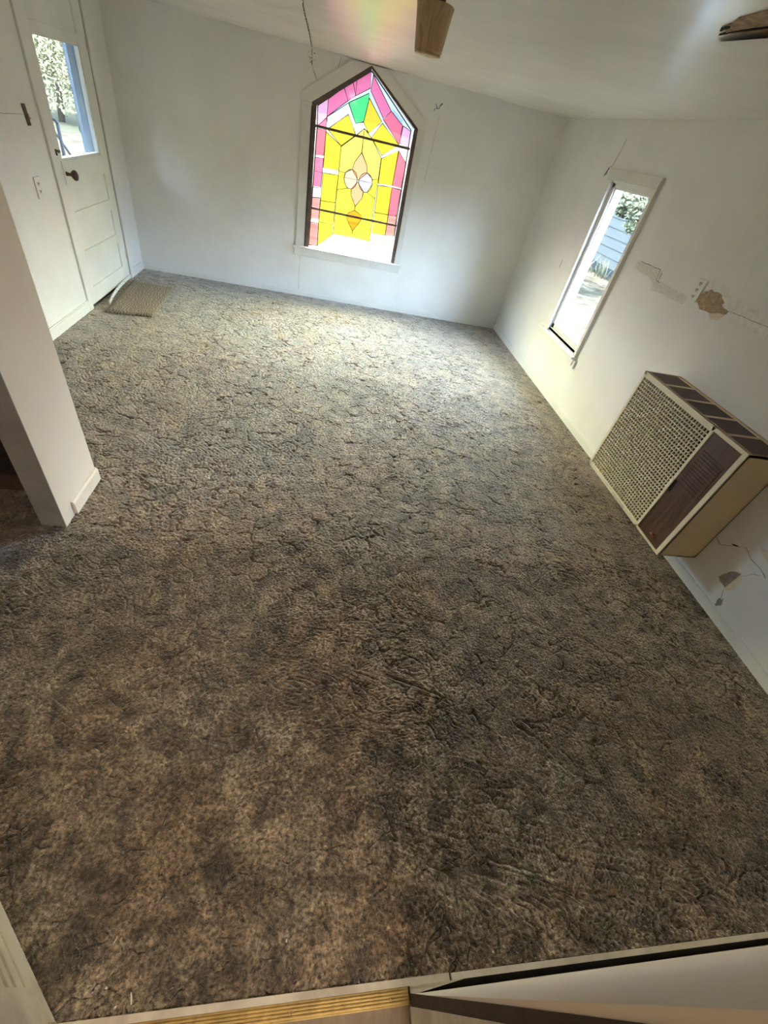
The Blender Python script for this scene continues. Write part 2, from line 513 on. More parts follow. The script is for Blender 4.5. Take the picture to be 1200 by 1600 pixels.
# angled wall at the left of the doorway with casing and base
bx, by = -2.664, -5.476
ux, uy = -math.sqrt(.5), math.sqrt(.5)     # along the wall, away from the doorway
nx, ny = math.sqrt(.5), math.sqrt(.5)      # out of the wall, into the room
def ang(mb, s0, s1, t0, t1, z0, z1):
    P_ = lambda s_, t_: (bx + ux * s_ + nx * t_, by + uy * s_ + ny * t_)
    mb.prism([P_(s0, t0), P_(s1, t0), P_(s1, t1), P_(s0, t1)], 2, z0, z1)
w = MB(); ang(w, -.03, 1.0, -.12, -.012, -.02, ZC); struct(w, 'wall_angled', M['oldtrim'])
w = MB(); ang(w, 0, .085, -.012, 0, 0, ZC - .01)
w.cur = 1
ang(w, 0.0, .004, -.001, .0012, .0, .05)
struct(w, 'trim_2', [M['oldtrim'], M['drywall']])
w = MB(); ang(w, .085, 1.0, -.012, 0, 0, .087); ang(w, .087, 1.0, -.012, -.003, .087, .125); ang(w, .087, 1.0, -.012, -.007, .125, .15)
struct(w, 'baseboard_angled', M['oldtrim'])

# front wall right of the doorway, its edge strips and the kitchen behind
w = MB()
w.prism([(YF, -.02), (YF + .006, ZC), (YF - .14, ZC), (YF - .14, -.02)], 0, -1.848, 0.0)
w.box(-2.70, -1.848, YF - .14, YF, 1.99, ZC + .1)
w.box(-5.5, -2.70, YF - .14, YF + .0, -.02, ZC)
struct(w, 'wall_front', M['warmwall'])
w = MB()
w.cur = 0
w.prism([(YF + .002, 0), (YF - .004, .6), (YF - .01, 1.1), (YF - .02, 1.98), (YF - .05, 1.98), (YF - .027, 1.1), (YF - .023, .6), (YF - .02, 0)], 0, -1.8495, -1.846)
w.cur = 1
w.prism([(YF - .02, 0), (YF - .023, .6), (YF - .027, 1.1), (YF - .05, 1.98), (YF - .14, 1.98), (YF - .14, 0)], 0, -1.852, -1.846)
struct(w, 'trim_3', [M['darkwood_and_shade'], M['oldtrim']])
w = MB().box(-1.735, -.0, -5.490, -5.477, 0, .012).prism([(-1.848, -5.4905), (-1.735, -5.4905), (-1.70, -5.4905), (-1.848, -5.5065)], 2, -.01, .004)
struct(w, 'baseboard_front', M['oldtrim'])
struct(MB().box(-5.5, .12, -5.60, .12, -.12, -.03), 'subfloor', M['darkwood_and_shade'])
# kitchen shell behind the doorway
struct(MB().box(-4.5, 0.9, -9.0, YF - .001, -.12, -.012), 'floor_kitchen', M['vinyl'])
w = MB().box(-4.6, -4.5, -9.1, YF - .14, -.12, 2.5).box(.9, 1.0, -9.1, YF - .14, -.12, 2.5).box(-4.6, 1.0, -9.1, -9.0, -.12, 2.5).box(-4.6, 1.0, YF - .14, YF - .02, ZC, 2.5)
w.box(.12, 1.0, YF - .14, YF - .02, -.12, ZC)
struct(w, 'wall_kitchen', M['warmwall'])
struct(MB().box(-4.6, 1.0, -9.1, YF - .02, 2.45, 2.55), 'ceiling_kitchen', M['ceiling'])

# ceiling with joint cracks and a torn sagging spot
w = MB()
nx_, ny_ = 46, 46
x0, x1, y0, y1 = -5.4, 0.12, -5.64, 0.12
def sag(x, y):
    d = math.hypot((x + 1.0) / .35, (y + 3.75) / .45)
    return ZC - 0.022 * math.exp(-d * d) - .004 * math.sin(2.1 * x + .5) * math.sin(1.7 * y)* (1 if -5 < y < -.3 and -3.9 < x < -.2 else 0)
for j in range(ny_ + 1):
    for i in range(nx_ + 1):
        x, y = x0 + (x1 - x0) * i / nx_, y0 + (y1 - y0) * j / ny_
        w.v.append((x, y, sag(x, y)))
for j in range(ny_):
    for i in range(nx_):
        a = j * (nx_ + 1) + i
        w.face((a, a + nx_ + 1, a + nx_ + 2, a + 1), True)
nb = len(w.v)
w.box(x0, x1, y0, y1, ZC + .03, ZC + .12)
w.cur = 1
crack(w, [(-2.40, -2.4), (-2.43, -1.9), (-2.44, -.9), (-2.455, -.02)], 2, ZC - .0045, ZC + .02, .0024)
def cz(pts, mi, dz, amp):
    w.cur = mi
    n = len(w.v)
    pts = jag(pts, amp, 4)
    for (x, y) in pts:
        w.v.append((x, y, sag(x, y) - dz))
    w.v += [(x, y, sag(x, y) + .01) for (x, y) in pts]
    k = len(pts)
    w.face([n + i for i in range(k)])
    for i in range(k):
        j = (i + 1) % k
        w.face((n + i, n + j, n + k + j, n + k + i))
cz([(-1.118, -3.70), (-1.14, -3.71), (-1.165, -3.76), (-1.185, -3.82), (-1.19, -4.05), (-.98, -4.05), (-1.06, -3.85)], 2, .002, .004)
cz([(-1.122, -3.665), (-1.128, -3.72), (-1.12, -3.80), (-1.10, -3.90), (-1.097, -3.90), (-1.115, -3.80), (-1.124, -3.72)], 1, .004, .0012)
cz([(-1.155, -3.715), (-1.162, -3.76), (-1.158, -3.76), (-1.152, -3.715)], 1, .006, .002)
# peeled flap curling down beside the tear
n = len(w.v); w.cur = 0
fl = [(-1.085, -3.60), (-1.10, -3.68), (-1.10, -3.78), (-1.085, -3.9)]
for k, (x, y) in enumerate(fl):
    for t in range(5):
        a = t / 4
        w.v.append((x + .12 * a, y + .03 * a, sag(x, y) - .001 - (.018 * (1 - a) ** 2) * (0.3 + .25 * k)))
for k in range(len(fl) - 1):
    for t in range(4):
        q = n + k * 5 + t
        w.face((q, q + 1, q + 6, q + 5), True)
struct(w, 'ceiling', [M['ceiling'], M['dark'], M['drywall'], M['tapeline']])

# baseboards
w = MB().box(-.014, 0, -5.47, -.02, 0, .052).box(-.010, 0, -5.47, -.02, .052, .058)
struct(w, 'baseboard_right', M['trim'])
struct(MB().box(LX, -.001, -.012, 0, 0, .042), 'baseboard_back', M['trim'])
struct(MB().box(LX, LX + .013, -3.6, -1.412, 0, .075).box(LX, LX + .009, -3.6, -1.412, .075, .083).box(LX, LX + .013, -.308, -.012, 0, .075), 'baseboard_left', M['trim'])

# ------------------------------------------------------------------ carpet floor: a sculpted pile surface
def vnoise(x, y, s, seed):
    r = np.random.default_rng(seed)
    n = 512
    g = r.random((n, n))
    u, v = x / s + 100.3, y / s + 100.7
    iu, iv = np.floor(u).astype(int), np.floor(v).astype(int)
    fu, fv = u - iu, v - iv
    fu, fv = fu * fu * (3 - 2 * fu), fv * fv * (3 - 2 * fv)
    a, b_ = g[iu % n, iv % n], g[(iu + 1) % n, iv % n]
    c_, d = g[iu % n, (iv + 1) % n], g[(iu + 1) % n, (iv + 1) % n]
    return (a * (1 - fu) + b_ * fu) * (1 - fv) + (c_ * (1 - fu) + d * fu) * fv - .5
def voro(x, y, s, seed):
    r = np.random.default_rng(seed)
    n = 256
    jx, jy = r.random((n, n)), r.random((n, n))
    u, v = x / s + 60, y / s + 60
    iu, iv = np.floor(u).astype(int), np.floor(v).astype(int)
    f1 = np.full(u.shape, 9.); f2 = np.full(u.shape, 9.)
    for di in (-1, 0, 1):
        for dj in (-1, 0, 1):
            a, b_ = iu + di, iv + dj
            d = np.hypot(a + jx[a % n, b_ % n] - u, b_ + jy[a % n, b_ % n] - v)
            f2 = np.minimum(f2, np.maximum(f1, d)); f1 = np.minimum(f1, d)
    return (f2 - f1) * s, f1 * s
def pile(x, y):
    wx = x + .11 * vnoise(x, y, .12, 1) + .05 * vnoise(x, y, .04, 2)
    wy = y + .11 * vnoise(x, y, .12, 3) + .05 * vnoise(x, y, .04, 4)
    d, f1 = voro(wx, wy, .115, 5)
    keep = np.clip((vnoise(x, y, .11, 6) + vnoise(x, y, .035, 16) * .9 + .02) * 5, 0, 1)
    groove = np.exp(-(d / .0034) ** 2) * keep * np.clip(.35 + (y + 5.0) * .6 + np.clip((x + 2.2) * .4, 0, .5), .45, 1) 
    d2, f2 = voro(wx + 3, wy + 1, .065, 7)
    keep2 = np.clip((vnoise(x, y, .12, 8) + .5 * vnoise(x, y, .03, 18) - .08) * 5, 0, 1)
    groove2 = np.exp(-(d2 / .0028) ** 2) * keep2
    ang_ = 2.2 * vnoise(x, y, .7, 9)
    px, py = x * np.cos(ang_) + y * np.sin(ang_), -x * np.sin(ang_) + y * np.cos(ang_)
    _, ft_ = voro(px + .002 * vnoise(x, y, .01, 21), py * .8, .0095, 10)
    tuft = .8 - (ft_ / .0062) ** 2 + .5 * vnoise(x, y, .007, 12)
    lump = vnoise(x, y, .05, 13) + .7 * vnoise(x, y, .025, 14)
    puff = np.minimum(d, .03) / .03
    return .0165 - .017 * groove - .010 * groove2 + .0050 * tuft + .0018 * lump + .0012 * puff - .003
V, F = [], []
nv = 0
def patch(x0, x1, y0, y1, step):
    global nv
    nx, ny = int(round((x1 - x0) / step)) + 1, int(round((y1 - y0) / step)) + 1
    X, Y = np.meshgrid(np.linspace(x0, x1, nx), np.linspace(y0, y1, ny))
    Z = pile(X, Y)
    V.append(np.stack([X, Y, Z], -1).reshape(-1, 3))
    a = (np.arange(ny - 1)[:, None] * nx + np.arange(nx - 1)[None, :]).reshape(-1) + nv
    F.append(np.stack([a, a + 1, a + nx + 1, a + nx], -1))
    nv += nx * ny
patch(LX, 0, -2.0, 0, .0065)
patch(LX, 0, -4.0, -2.0, .0045)
patch(-3.40, 0, -5.476, -4.0, .0030)
patch(LX, -3.40, -5.476, -4.0, .010)
patch(-5.4, LX, -5.476, -3.62, .02)
V = np.concatenate(V); F = np.concatenate(F)
V[:, 2] -= .016
me = bpy.data.meshes.new('floor')
me.vertices.add(len(V)); me.vertices.foreach_set('co', V.astype(np.float32).ravel())
me.loops.add(len(F) * 4); me.loops.foreach_set('vertex_index', F.astype(np.int32).ravel())
me.polygons.add(len(F)); me.polygons.foreach_set('loop_start', (np.arange(len(F)) * 4).astype(np.int32))
me.polygons.foreach_set('use_smooth', np.ones(len(F), dtype=bool))
me.update(calc_edges=True)
me.materials.append(M['carpet'])
fo = bpy.data.objects.new('floor', me); C.objects.link(fo)
tag(fo, kind='structure')
# ------------------------------------------------------------------ window in the right wall
def narrow_window(name, wy0, wy1):
    dy = wy1 + 1.345
    yl, yr = -1.275 + dy, -2.012 + dy
    wr = tag(empty(name, (0, (wy0 + wy1) / 2, .46)), kind='structure')
    MB().box(-.022, 0, yr, yl, 1.645, 1.715).build('head_casing', M['casing'], wr, .003)
    MB().box(-.020, 0, wy1, yl, .465, 1.645).build('casing', M['trim'], wr, .003)
    MB().box(-.020, 0, yr, wy0, .465, 1.645).build('casing', M['trim'], wr, .003)
    MB().box(-.050, .02, -2.02 + dy, -1.19 + dy, .452, .470).build('window_sill', M['trim'], wr, .003)
    MB().box(-.016, 0, -2.045 + dy, -1.235 + dy, .385, .452).build('apron', M['trim'], wr, .002)
    w = MB()
    for mi, xa, xb in ((0, .0, .05), (1, .05, .122)):
        w.cur = mi
        w.box(xa, xb, wy1 - .004, wy1 + .0, wz0, wz1).box(xa, xb, wy0, wy0 + .004, wz0, wz1).box(xa, xb, wy0, wy1, wz0 - .02, wz0 + .004).box(xa, xb, wy0, wy1, wz1 - .004, wz1)
    M['reveal'] = plain('outer_reveal_dimmed', (.19, .22, .25), .9, 0, .05)  # outer reveal darkened and blued in colour to imitate softer sky light
    w.build('reveal', [M['trim'], M['reveal']], wr)
    fr = MB()
    a, b_, c_, d = wy0 + .004, wy1 - .004, wz0 + .004, wz1 - .004
    for (p0, p1, q0, q1) in ((a, a + .030, c_, d), (b_ - .042, b_, c_, d), (a, b_, c_, c_ + .040), (a, b_, d - .026, d)):
        fr.box(.012, .05, p0, p1, q0, q1)
    for (p0, p1, q0, q1) in ((a + .03, a + .038, c_, d), (b_ - .052, b_ - .042, c_, d), (a, b_, c_ + .04, c_ + .048), (a, b_, d - .034, d - .026)):
        fr.box(.024, .046, p0, p1, q0, q1)
    sash = fr.build('sash', M['trim'], wr, .002)
    MB().box(.034, .037, a + .02, b_ - .03, c_ + .03, d - .02).build('glass_pane', M['pane'], sash)
    w = MB().tube([(-.022, yr + .005, 1.70), (-.022, yr + .004, 1.2), (-.020, yr + .004, .40)], .003, 6)
    w.build('edge_gap', M['oldtrim'], wr)
narrow_window('window_1', wy0, wy1)

# ------------------------------------------------------------------ gabled window in the back wall
wb = tag(empty('window_2', (-1.927, 0, .44)), kind='structure')
cw = .09
o_l, o_r = OX0 - cw, OX1 + .06
w = MB().box(o_l, OX0, -.018, 0, .505, 1.665)
w.build('casing', M['casing'], wb, .003)
w = MB().box(OX1, o_r, -.018, 0, .505, 1.665)
w.build('casing', M['casing'], wb, .003)
sl = (OAZ - OZS) / (OAX - OX0); sr = (OAZ - OZS) / (OX1 - OAX)
ztop = ZC - .008
oz = OZS + .025
def gable(x0_, side):
    # sloping board: inner edge along the opening, outer edge parallel, cut off by the ceiling
    if side < 0:
        h = .115
        xi = OAX
        zo = lambda x: OZS + sl * (x - OX0) + h
        xc = OX0 + (ztop - h - OZS) / sl
        return [(o_l, OZS - .003 + sl * (o_l - OX0) * 0), (OX0, OZS), (OAX, OAZ), (OAX, ztop), (xc, ztop), (o_l, zo(o_l))]
    h = .10
    zo = lambda x: OZS + sr * (OX1 - x) + h
    xc = OX1 - (ztop - h - OZS) / sr
    return [(o_r, OZS), (o_r, zo(o_r)), (xc, ztop), (OAX, ztop), (OAX, OAZ), (OX1, OZS)]
MB().prism(gable(0, -1), 1, -.020, 0).build('gable_casing', M['casing'], wb, .003)
MB().prism(gable(0, 1), 1, -.020, 0).build('gable_casing', M['casing'], wb, .003)
MB().box(-2.545, -1.335, -.045, .03, .487, .507).build('window_sill', M['casing'], wb, .003)
MB().box(-2.53, -1.348, -.018, 0, .418, .487).build('apron', M['casing'], wb, .003)
# dark brown rebate frame
ft = .045
w = MB()
w.prism([(OX0, .507), (OX0 + ft, .507), (OX0 + ft, OZS - .012), (OX0, OZS)], 1, -.002, .075)
w.prism([(OX1 - ft * .85, .507), (OX1, .507), (OX1, OZS), (OX1 - ft * .85, OZS - .012)], 1, -.002, .075)
w.prism([(OX0, OZS), (OX0 + ft, OZS - .012), (OAX, OAZ - .040), (OAX, OAZ)], 1, -.002, .075)
w.prism([(OX1, OZS), (OAX, OAZ), (OAX, OAZ - .018), (OX1 - .028, OZS - .010)], 1, -.002, .075)
w.prism([(OX0, .507), (OX1, .507), (OX1, .511), (OX0, .511)], 1, 0, .075)
w.build('rebate_frame', M['brownframe'], wb)
w = MB().box(-2.432, -2.418, -.0215, -.019, .51, 1.64)
w.build('casing_gap', M['darkwood_and_shade'], wb)

# ------------------------------------------------------------------ stained glass panel standing in that window
GLASS = [
    ('lp', [(-2.374,1.655),(-2.285,1.716),(-2.286,1.587),(-2.37,1.513)]),
    ('pk', [(-2.286,1.587),(-2.286,1.512),(-2.368,1.511)]),
    ('pk', [(-2.285,1.716),(-2.151,1.818),(-2.105,1.737),(-2.284,1.596)]),
    ('pk', [(-2.151,1.818),(-2.077,1.869),(-2.04,1.783),(-2.105,1.737)]),
    ('pk', [(-2.077,1.869),(-2.044,1.898),(-2.04,1.783)]),
    ('pk', [(-2.044,1.898),(-1.922,1.962),(-1.915,1.857),(-2.04,1.783)]),
    ('pk', [(-1.903,1.947),(-1.696,1.744),(-1.763,1.681),(-1.908,1.842)]),
    ('pr', [(-1.696,1.744),(-1.568,1.664),(-1.575,1.524),(-1.762,1.674)]),
    ('lp', [(-1.563,1.664),(-1.479,1.639),(-1.479,1.522),(-1.571,1.532)]),
    ('am', [(-2.271,1.507),(-2.09,1.649),(-2.002,1.514),(-2.131,1.411)]),
    ('gr', [(-2.097,1.726),(-1.919,1.824),(-1.917,1.763),(-1.941,1.623),(-2.015,1.598)]),
    ('am', [(-1.914,1.793),(-1.77,1.653),(-1.885,1.549),(-1.941,1.621)]),
    ('am', [(-1.764,1.647),(-1.574,1.519),(-1.728,1.412),(-1.849,1.525)]),
    ('ly', [(-1.927,1.577),(-1.926,1.398),(-1.985,1.311),(-2.0,1.252),(-2.072,1.214),(-2.13,1.216),(-2.13,1.405),(-1.998,1.511)]),
    ('ly', [(-1.927,1.577),(-1.848,1.522),(-1.728,1.392),(-1.727,1.224),(-1.783,1.21),(-1.845,1.252),(-1.863,1.315),(-1.923,1.399)]),
    ('ye', [(-2.13,1.216),(-2.072,1.214),(-2.072,1.155),(-2.033,1.093),(-2.131,1.062)]),
    ('ye', [(-1.727,1.224),(-1.783,1.21),(-1.782,1.17),(-1.824,1.096),(-1.732,1.057)]),
    ('ye', [(-2.131,1.062),(-2.033,1.093),(-1.989,1.094),(-1.984,1.044),(-1.93,0.955),(-1.933,0.921),(-2.002,0.882),(-2.003,0.834),(-1.929,0.735),(-1.927,0.675),(-2.128,0.672)]),
    ('ye', [(-1.732,1.057),(-1.824,1.096),(-1.866,1.091),(-1.866,1.039),(-1.927,0.956),(-1.927,0.922),(-1.852,0.888),(-1.852,0.84),(-1.925,0.736),(-1.924,0.676),(-1.728,0.669)]),
    ('pe', [(-1.926,1.396),(-1.863,1.315),(-1.845,1.252),(-1.93,1.175),(-2.0,1.252),(-1.985,1.311)]),
    ('pe', [(-1.933,1.165),(-1.859,1.092),(-1.866,1.039),(-1.929,0.958),(-1.984,1.044),(-1.986,1.095)]),
    ('rs', [(-1.939,1.185),(-1.94,1.154),(-1.95,1.126),(-1.969,1.104),(-1.994,1.094),(-2.02,1.095),(-2.043,1.109),(-2.061,1.132),(-2.07,1.162),(-2.068,1.192),(-2.058,1.22),(-2.039,1.241),(-2.015,1.251),(-1.989,1.25),(-1.966,1.237),(-1.948,1.214)]),
    ('lv', [(-1.782,1.185),(-1.782,1.154),(-1.792,1.125),(-1.812,1.103),(-1.838,1.092),(-1.866,1.094),(-1.891,1.107),(-1.91,1.131),(-1.92,1.16),(-1.919,1.191),(-1.908,1.219),(-1.888,1.24),(-1.863,1.251),(-1.836,1.25),(-1.811,1.237),(-1.792,1.214)]),
    ('or', [(-1.93,0.922),(-1.852,0.888),(-1.852,0.84),(-1.927,0.736),(-2.003,0.834),(-2.002,0.882)]),
    ('am', [(-2.284,1.488),(-2.13,1.409),(-2.131,1.22),(-2.285,1.214)]),
    ('am', [(-2.284,1.173),(-2.131,1.185),(-2.138,0.951),(-2.287,0.944)]),
    ('ye', [(-2.287,0.941),(-2.137,0.949),(-2.138,0.759),(-2.291,0.753)]),
    ('ye', [(-2.291,0.753),(-2.138,0.759),(-2.136,0.663),(-2.286,0.536)]),
    ('am', [(-1.724,1.389),(-1.569,1.479),(-1.576,1.197),(-1.721,1.19)]),
    ('am', [(-1.721,1.172),(-1.576,1.182),(-1.572,0.945),(-1.717,0.942)]),
    ('ye', [(-1.717,0.939),(-1.571,0.942),(-1.569,0.755),(-1.718,0.751)]),
    ('pr', [(-2.368,1.496),(-2.285,1.499),(-2.289,1.308),(-2.374,1.298)]),
    ('pk', [(-2.373,1.278),(-2.29,1.287),(-2.296,1.051),(-2.373,1.05)]),
    ('sa', [(-2.383,0.953),(-2.293,0.962),(-2.293,0.776),(-2.384,0.773)]),
    ('sa', [(-2.385,0.735),(-2.294,0.745),(-2.29,0.532),(-2.384,0.526)]),
    ('pr', [(-1.565,1.475),(-1.472,1.393),(-1.483,1.192),(-1.576,1.197)]),
    ('pr', [(-1.48,1.177),(-1.576,1.179),(-1.569,0.945),(-1.481,0.95)]),
    ('sa', [(-1.481,0.95),(-1.468,0.765),(-1.566,0.756),(-1.568,0.943)]),
    ('cl', [(-2.284,1.593),(-2.1,1.723),(-2.015,1.598),(-1.941,1.618),(-1.883,1.554),(-1.927,1.577),(-1.999,1.515),(-2.09,1.646),(-2.272,1.509)]),
    ('cl', [(-2.385,1.038),(-2.299,1.045),(-2.294,0.965),(-2.385,0.955)]),
    ('bl', [(-1.693,1.769),(-1.58,1.705),(-1.568,1.667),(-1.683,1.739)]),
]
sp = empty('stained_glass_panel', (-1.925, .03, .522), 'gabled stained glass panel in yellow, pink and green with its lower edge broken away', 'stained glass')
came = MB()
for kind, pts in GLASS:
    g = MB().prism(pts, 1, .028, .0315)
    o = g.build('glass_piece', M['g_' + kind], sp)
    o['label'] = GNAME[kind].replace('_', ' ') + ' glass'
    if kind != 'bl':
        cl = pts + [pts[0]]
        came.tube([(p_[0], .0297, p_[1]) for p_ in cl], .0036, 6)
def cm(pts, r):
    came.tube([(p_[0], .0297, p_[1]) for p_ in pts], r, 6)
cm([(-2.383, .522), (-2.37, 1.513), (-2.378, 1.655), (-2.154, 1.822), (-1.922, 1.968)], .006)
cm([(-1.922, 1.968), (-1.86, 1.925), (-1.76, 1.853), (-1.60, 1.735), (-1.482, 1.648), (-1.478, 1.519), (-1.467, .763)], .0055)
cm([(-2.383, .522), (-2.286, .531)], .004)
cm([(-2.375, 1.173), (-1.489, 1.182)], .002)
came.build('lead_came', M['lead'], sp)
for (p_, q) in (((-2.385, 1.511), (-1.462, 1.518)), ((-2.391, .864), (-1.460, .871))):
    MB().box(p_[0], q[0], .018, .0265, p_[1] - .010, p_[1] + .010).build('saddle_bar', M['brownframe'], sp)

# ------------------------------------------------------------------ entrance door in the left wall
d1 = tag(empty('door_1', (LX, -.85, 0)), kind='structure')
ya, yb = -1.335, -.408        # latch edge, hinge edge
sa_, sb_ = -1.243, -.548      # inner edges of the stiles
xf, xbk = LX + .004, LX - .036
w = MB()
w.box(xbk, xf, ya, sa_, .022, 1.975).box(xbk, xf, sb_, yb, .022, 1.975)
for z0, z1 in ((.022, .143), (.345, .415), (.605, .685), (.875, 1.0), (1.645, 1.70), (1.93, 1.975)):
    w.box(xbk, xf, sa_, sb_, z0, z1)
leaf = w.build('door_leaf', M['trim'], d1, .002)
for z0, z1 in ((.143, .345), (.415, .605), (.685, .875), (1.70, 1.93)):
    p_ = MB().box(xbk + .008, xf - .011, sa_, sb_, z0, z1)
    p_.build('door_panel', M['trim'], leaf)
w = MB()
for (p0, p1, q0, q1) in ((sa_, sa_ + .012, 1.0, 1.645), (sb_ - .016, sb_, 1.0, 1.645), (sa_, sb_, 1.0, 1.014), (sa_, sb_, 1.633, 1.645)):
    w.box(xbk + .004, xf - .006, p0, p1, q0, q1)
w.build('glazing_stop', M['trim'], leaf)
MB().box(LX - .020, LX - .017, sa_ + .004, sb_ - .004, 1.004, 1.641).build('glass_pane', M['pane'], leaf)
w = MB().box(xf, xf + .004, -1.275, -1.225, .86, 1.0)
w.build('knob_plate', M['trim'], leaf)
k = MB().lathe([(.013, 0), (.010, .012), (.009, .032), (.018, .040), (.026, .050), (.029, .060), (.026, .072), (.014, .079), (.002, .081)], (xf + .003, -1.245, .925), (1, 0, 0), 24, (1, .78, 1.15))
k.build('door_knob', M['knob'], leaf)
w = MB().tube([(xf + .004, -1.315, 1.055), (xf + .014, -1.305, 1.065), (xf + .006, -1.29, 1.05), (xf + .012, -1.275, 1.062), (xf + .004, -1.262, 1.05)], .004, 6)
w.tube([(xf + .004, -1.318, 1.07), (xf + .004, -1.318, 1.035)], .006, 6)
w.build('latch', M['knob'], leaf)
for z in (.225, 1.66):
    h = MB().lathe([(.006, -.045), (.008, -.045), (.008, .045), (.006, .045)], (LX + .008, -.402, z), (0, 0, 1), 12)
    h.box(LX + .002, LX + .006, -.425, -.405, z - .04, z + .04)
    h.build('hinge', M['oldtrim'], d1)
w = MB().box(LX, LX + .016, -1.412, -1.348, 0, ZC - .005)
w.build('casing', M['trim'], d1, .003)
w = MB().box(LX, LX + .016, -.396, -.312, 0, ZC - .005)
w.build('casing', M['trim'], d1, .003)
w = MB().box(LX - .04, LX, DY0, DY0 + .006, 0, DZ1).box(LX - .04, LX, DY1 - .006, DY1, 0, DZ1).box(LX - .04, LX, DY0, DY1, DZ1 - .006, DZ1)
w.build('jamb', M['trim'], d1)
M['outjamb'] = plain('white_jamb_in_blue_shade', (.24, .285, .34), .9, 0, .04)  # white jamb coloured darker and blue, its outdoor shade put into the colour
M['outjamb'].node_tree.nodes['Principled BSDF'].inputs['Specular IOR Level'].default_value = 0.0
w = MB().box(LX - .145, LX - .04, DY0, DY0 + .02, 0, DZ1).box(LX - .145, LX - .04, DY1 - .02, DY1, 0, DZ1).box(LX - .145, LX - .04, DY0, DY1, DZ1 - .02, DZ1)
w.box(LX - .075, LX - .055, DY1 - .032, DY1 - .02, 0, DZ1).box(LX - .115, LX - .10, DY1 - .028, DY1 - .02, 0, DZ1)
w.build('outside_jamb', M['outjamb'], d1)
w = MB().box(LX + .0005, LX + .0035, -1.3465, -1.336, .02, 1.975).box(LX + .0005, LX + .003, -.408, -.3985, .02, 1.975).box(LX - .06, LX - .002, DY0, DY1, 0, .02)
w.build('door_gap', M['dark'], d1)
# loose sweep strip at the foot of the door
n_ = 12
ds = MB()
pts = []
for i in range(n_ + 1):
    t = i / n_
    pts.append((LX + .012 + .085 * t ** 2.2, -.43 - .80 * t, .030 - .010 * t))
for (p_, q) in zip(pts, pts[1:]):
    n = len(ds.v)
    for r_ in (p_, q):
        for dx, dz in ((0, 0), (.006, 0), (.006, .028), (0, .028)):
            ds.v.append((r_[0] + dx, r_[1], r_[2] + dz - .012))
    for k in range(4):
        l = (k + 1) % 4
        ds.face((n + k, n + l, n + 4 + l, n + 4 + k))
ds.face((0, 1, 2, 3)); L_ = len(ds.v); ds.face((L_ - 1, L_ - 2, L_ - 3, L_ - 4))
sw = ds.build('door_sweep', M['trim'], None, loc=(LX + .02, -.83, .01))
tag(sw, 'loose white sweep strip bent away from the foot of the half-glazed door', 'door sweep')
for i in (3, 7, 10):
    p_ = pts[i]
    MB().lathe([(.005, 0), (.003, .002), (.001, .003)], (p_[0] + .006, p_[1], p_[2] + .002), (1, 0, 0), 8).build('nail_head', M['dark'], sw)

# tan mat in front of that door
mt = MB()
A, B_, C_, D_ = (-4.02, -1.405), (-3.66, -1.36), (-3.70, -.47), (-4.09, -.47)
nn = 14
for zz in (.002, .0135):
    for i in range(nn + 1):
        for j in range(nn + 1):
            u, v = i / nn, j / nn
            x = (A[0] * (1 - u) + B_[0] * u) * (1 - v) + (D_[0] * (1 - u) + C_[0] * u) * v
            y = (A[1] * (1 - u) + B_[1] * u) * (1 - v) + (D_[1] * (1 - u) + C_[1] * u) * v
            mt.v.append((x, y, zz + (.0015 * math.sin(9 * u + 4 * v) if zz > .01 else 0)))
q = (nn + 1) ** 2
for i in range(nn):
    for j in range(nn):
        a = i * (nn + 1) + j
        mt.face((q + a, q + a + 1, q + a + nn + 2, q + a + nn + 1), True)
        mt.face((a, a + nn + 1, a + nn + 2, a + 1))
for i in range(nn):
    for (a, b_) in ((i, i + 1), (nn * (nn + 1) + i, nn * (nn + 1) + i + 1), (i * (nn + 1), (i + 1) * (nn + 1)), (i * (nn + 1) + nn, (i + 1) * (nn + 1) + nn)):
        mt.face((a, b_, q + b_, q + a))
o = mt.build('door_mat', M['mat'], None, loc=(-3.87, -.93, .0))
tag(o, 'tan embossed mat lying on the carpet in front of the half-glazed door', 'door mat')

# ------------------------------------------------------------------ electrical plates
sb = empty('switch_box', (LX, -1.572, 1.25), 'dark rusty switch box without its cover, on the white wall left of the half-glazed door', 'switch box')
w = MB().prism([(-1.598, 1.302), (-1.560, 1.302), (-1.546, 1.197), (-1.584, 1.197)], 0, LX, LX + .006)
w.build('box', M['rust'], sb, .001)
w = MB().tube([(LX + .006, -1.567, 1.262), (LX + .014, -1.562, 1.252), (LX + .012, -1.565, 1.243), (LX + .018, -1.556, 1.238), (LX + .008, -1.553, 1.228)], .0022, 6)
w.build('wire', M['copper'], sb)

def outlet(loc, axis, label, mats, n=2, h=.115, wd=.072):
    ox, oy, oz = loc
    t = empty('outlet', loc, label, 'outlet')
    w = MB().box(ox, ox + axis * .009, oy - wd / 2, oy + wd / 2, oz - h / 2, oz + h / 2)
    w.build('cover_plate', mats, t, .0015)
    for i in range(n):
        z = oz + (i - (n - 1) / 2) * h * .30 if n == 3 else oz + (i - .5) * .042
        w = MB()
        w.box(ox, ox + axis * .0105, oy - .014, oy + .014, z - .012, z + .012)
        r_ = w.build('receptacle', mats, t, .001)
        w = MB()
        for dy in (-.006, .006):
            w.box(ox + axis * .009, ox + axis * .0112, oy + dy - .0025, oy + dy + .0025, z - .003, z + .008)
        w.box(ox + axis * .009, ox + axis * .0112, oy - .003, oy + .003, z - .009, z - .005)
        w.build('slot', M['dark'], r_)
    return t
outlet((0, -2.857, 1.247), -1, 'white outlet on the right wall beside the torn brown patch of drywall', M['plastic'], 3, .118, .076)
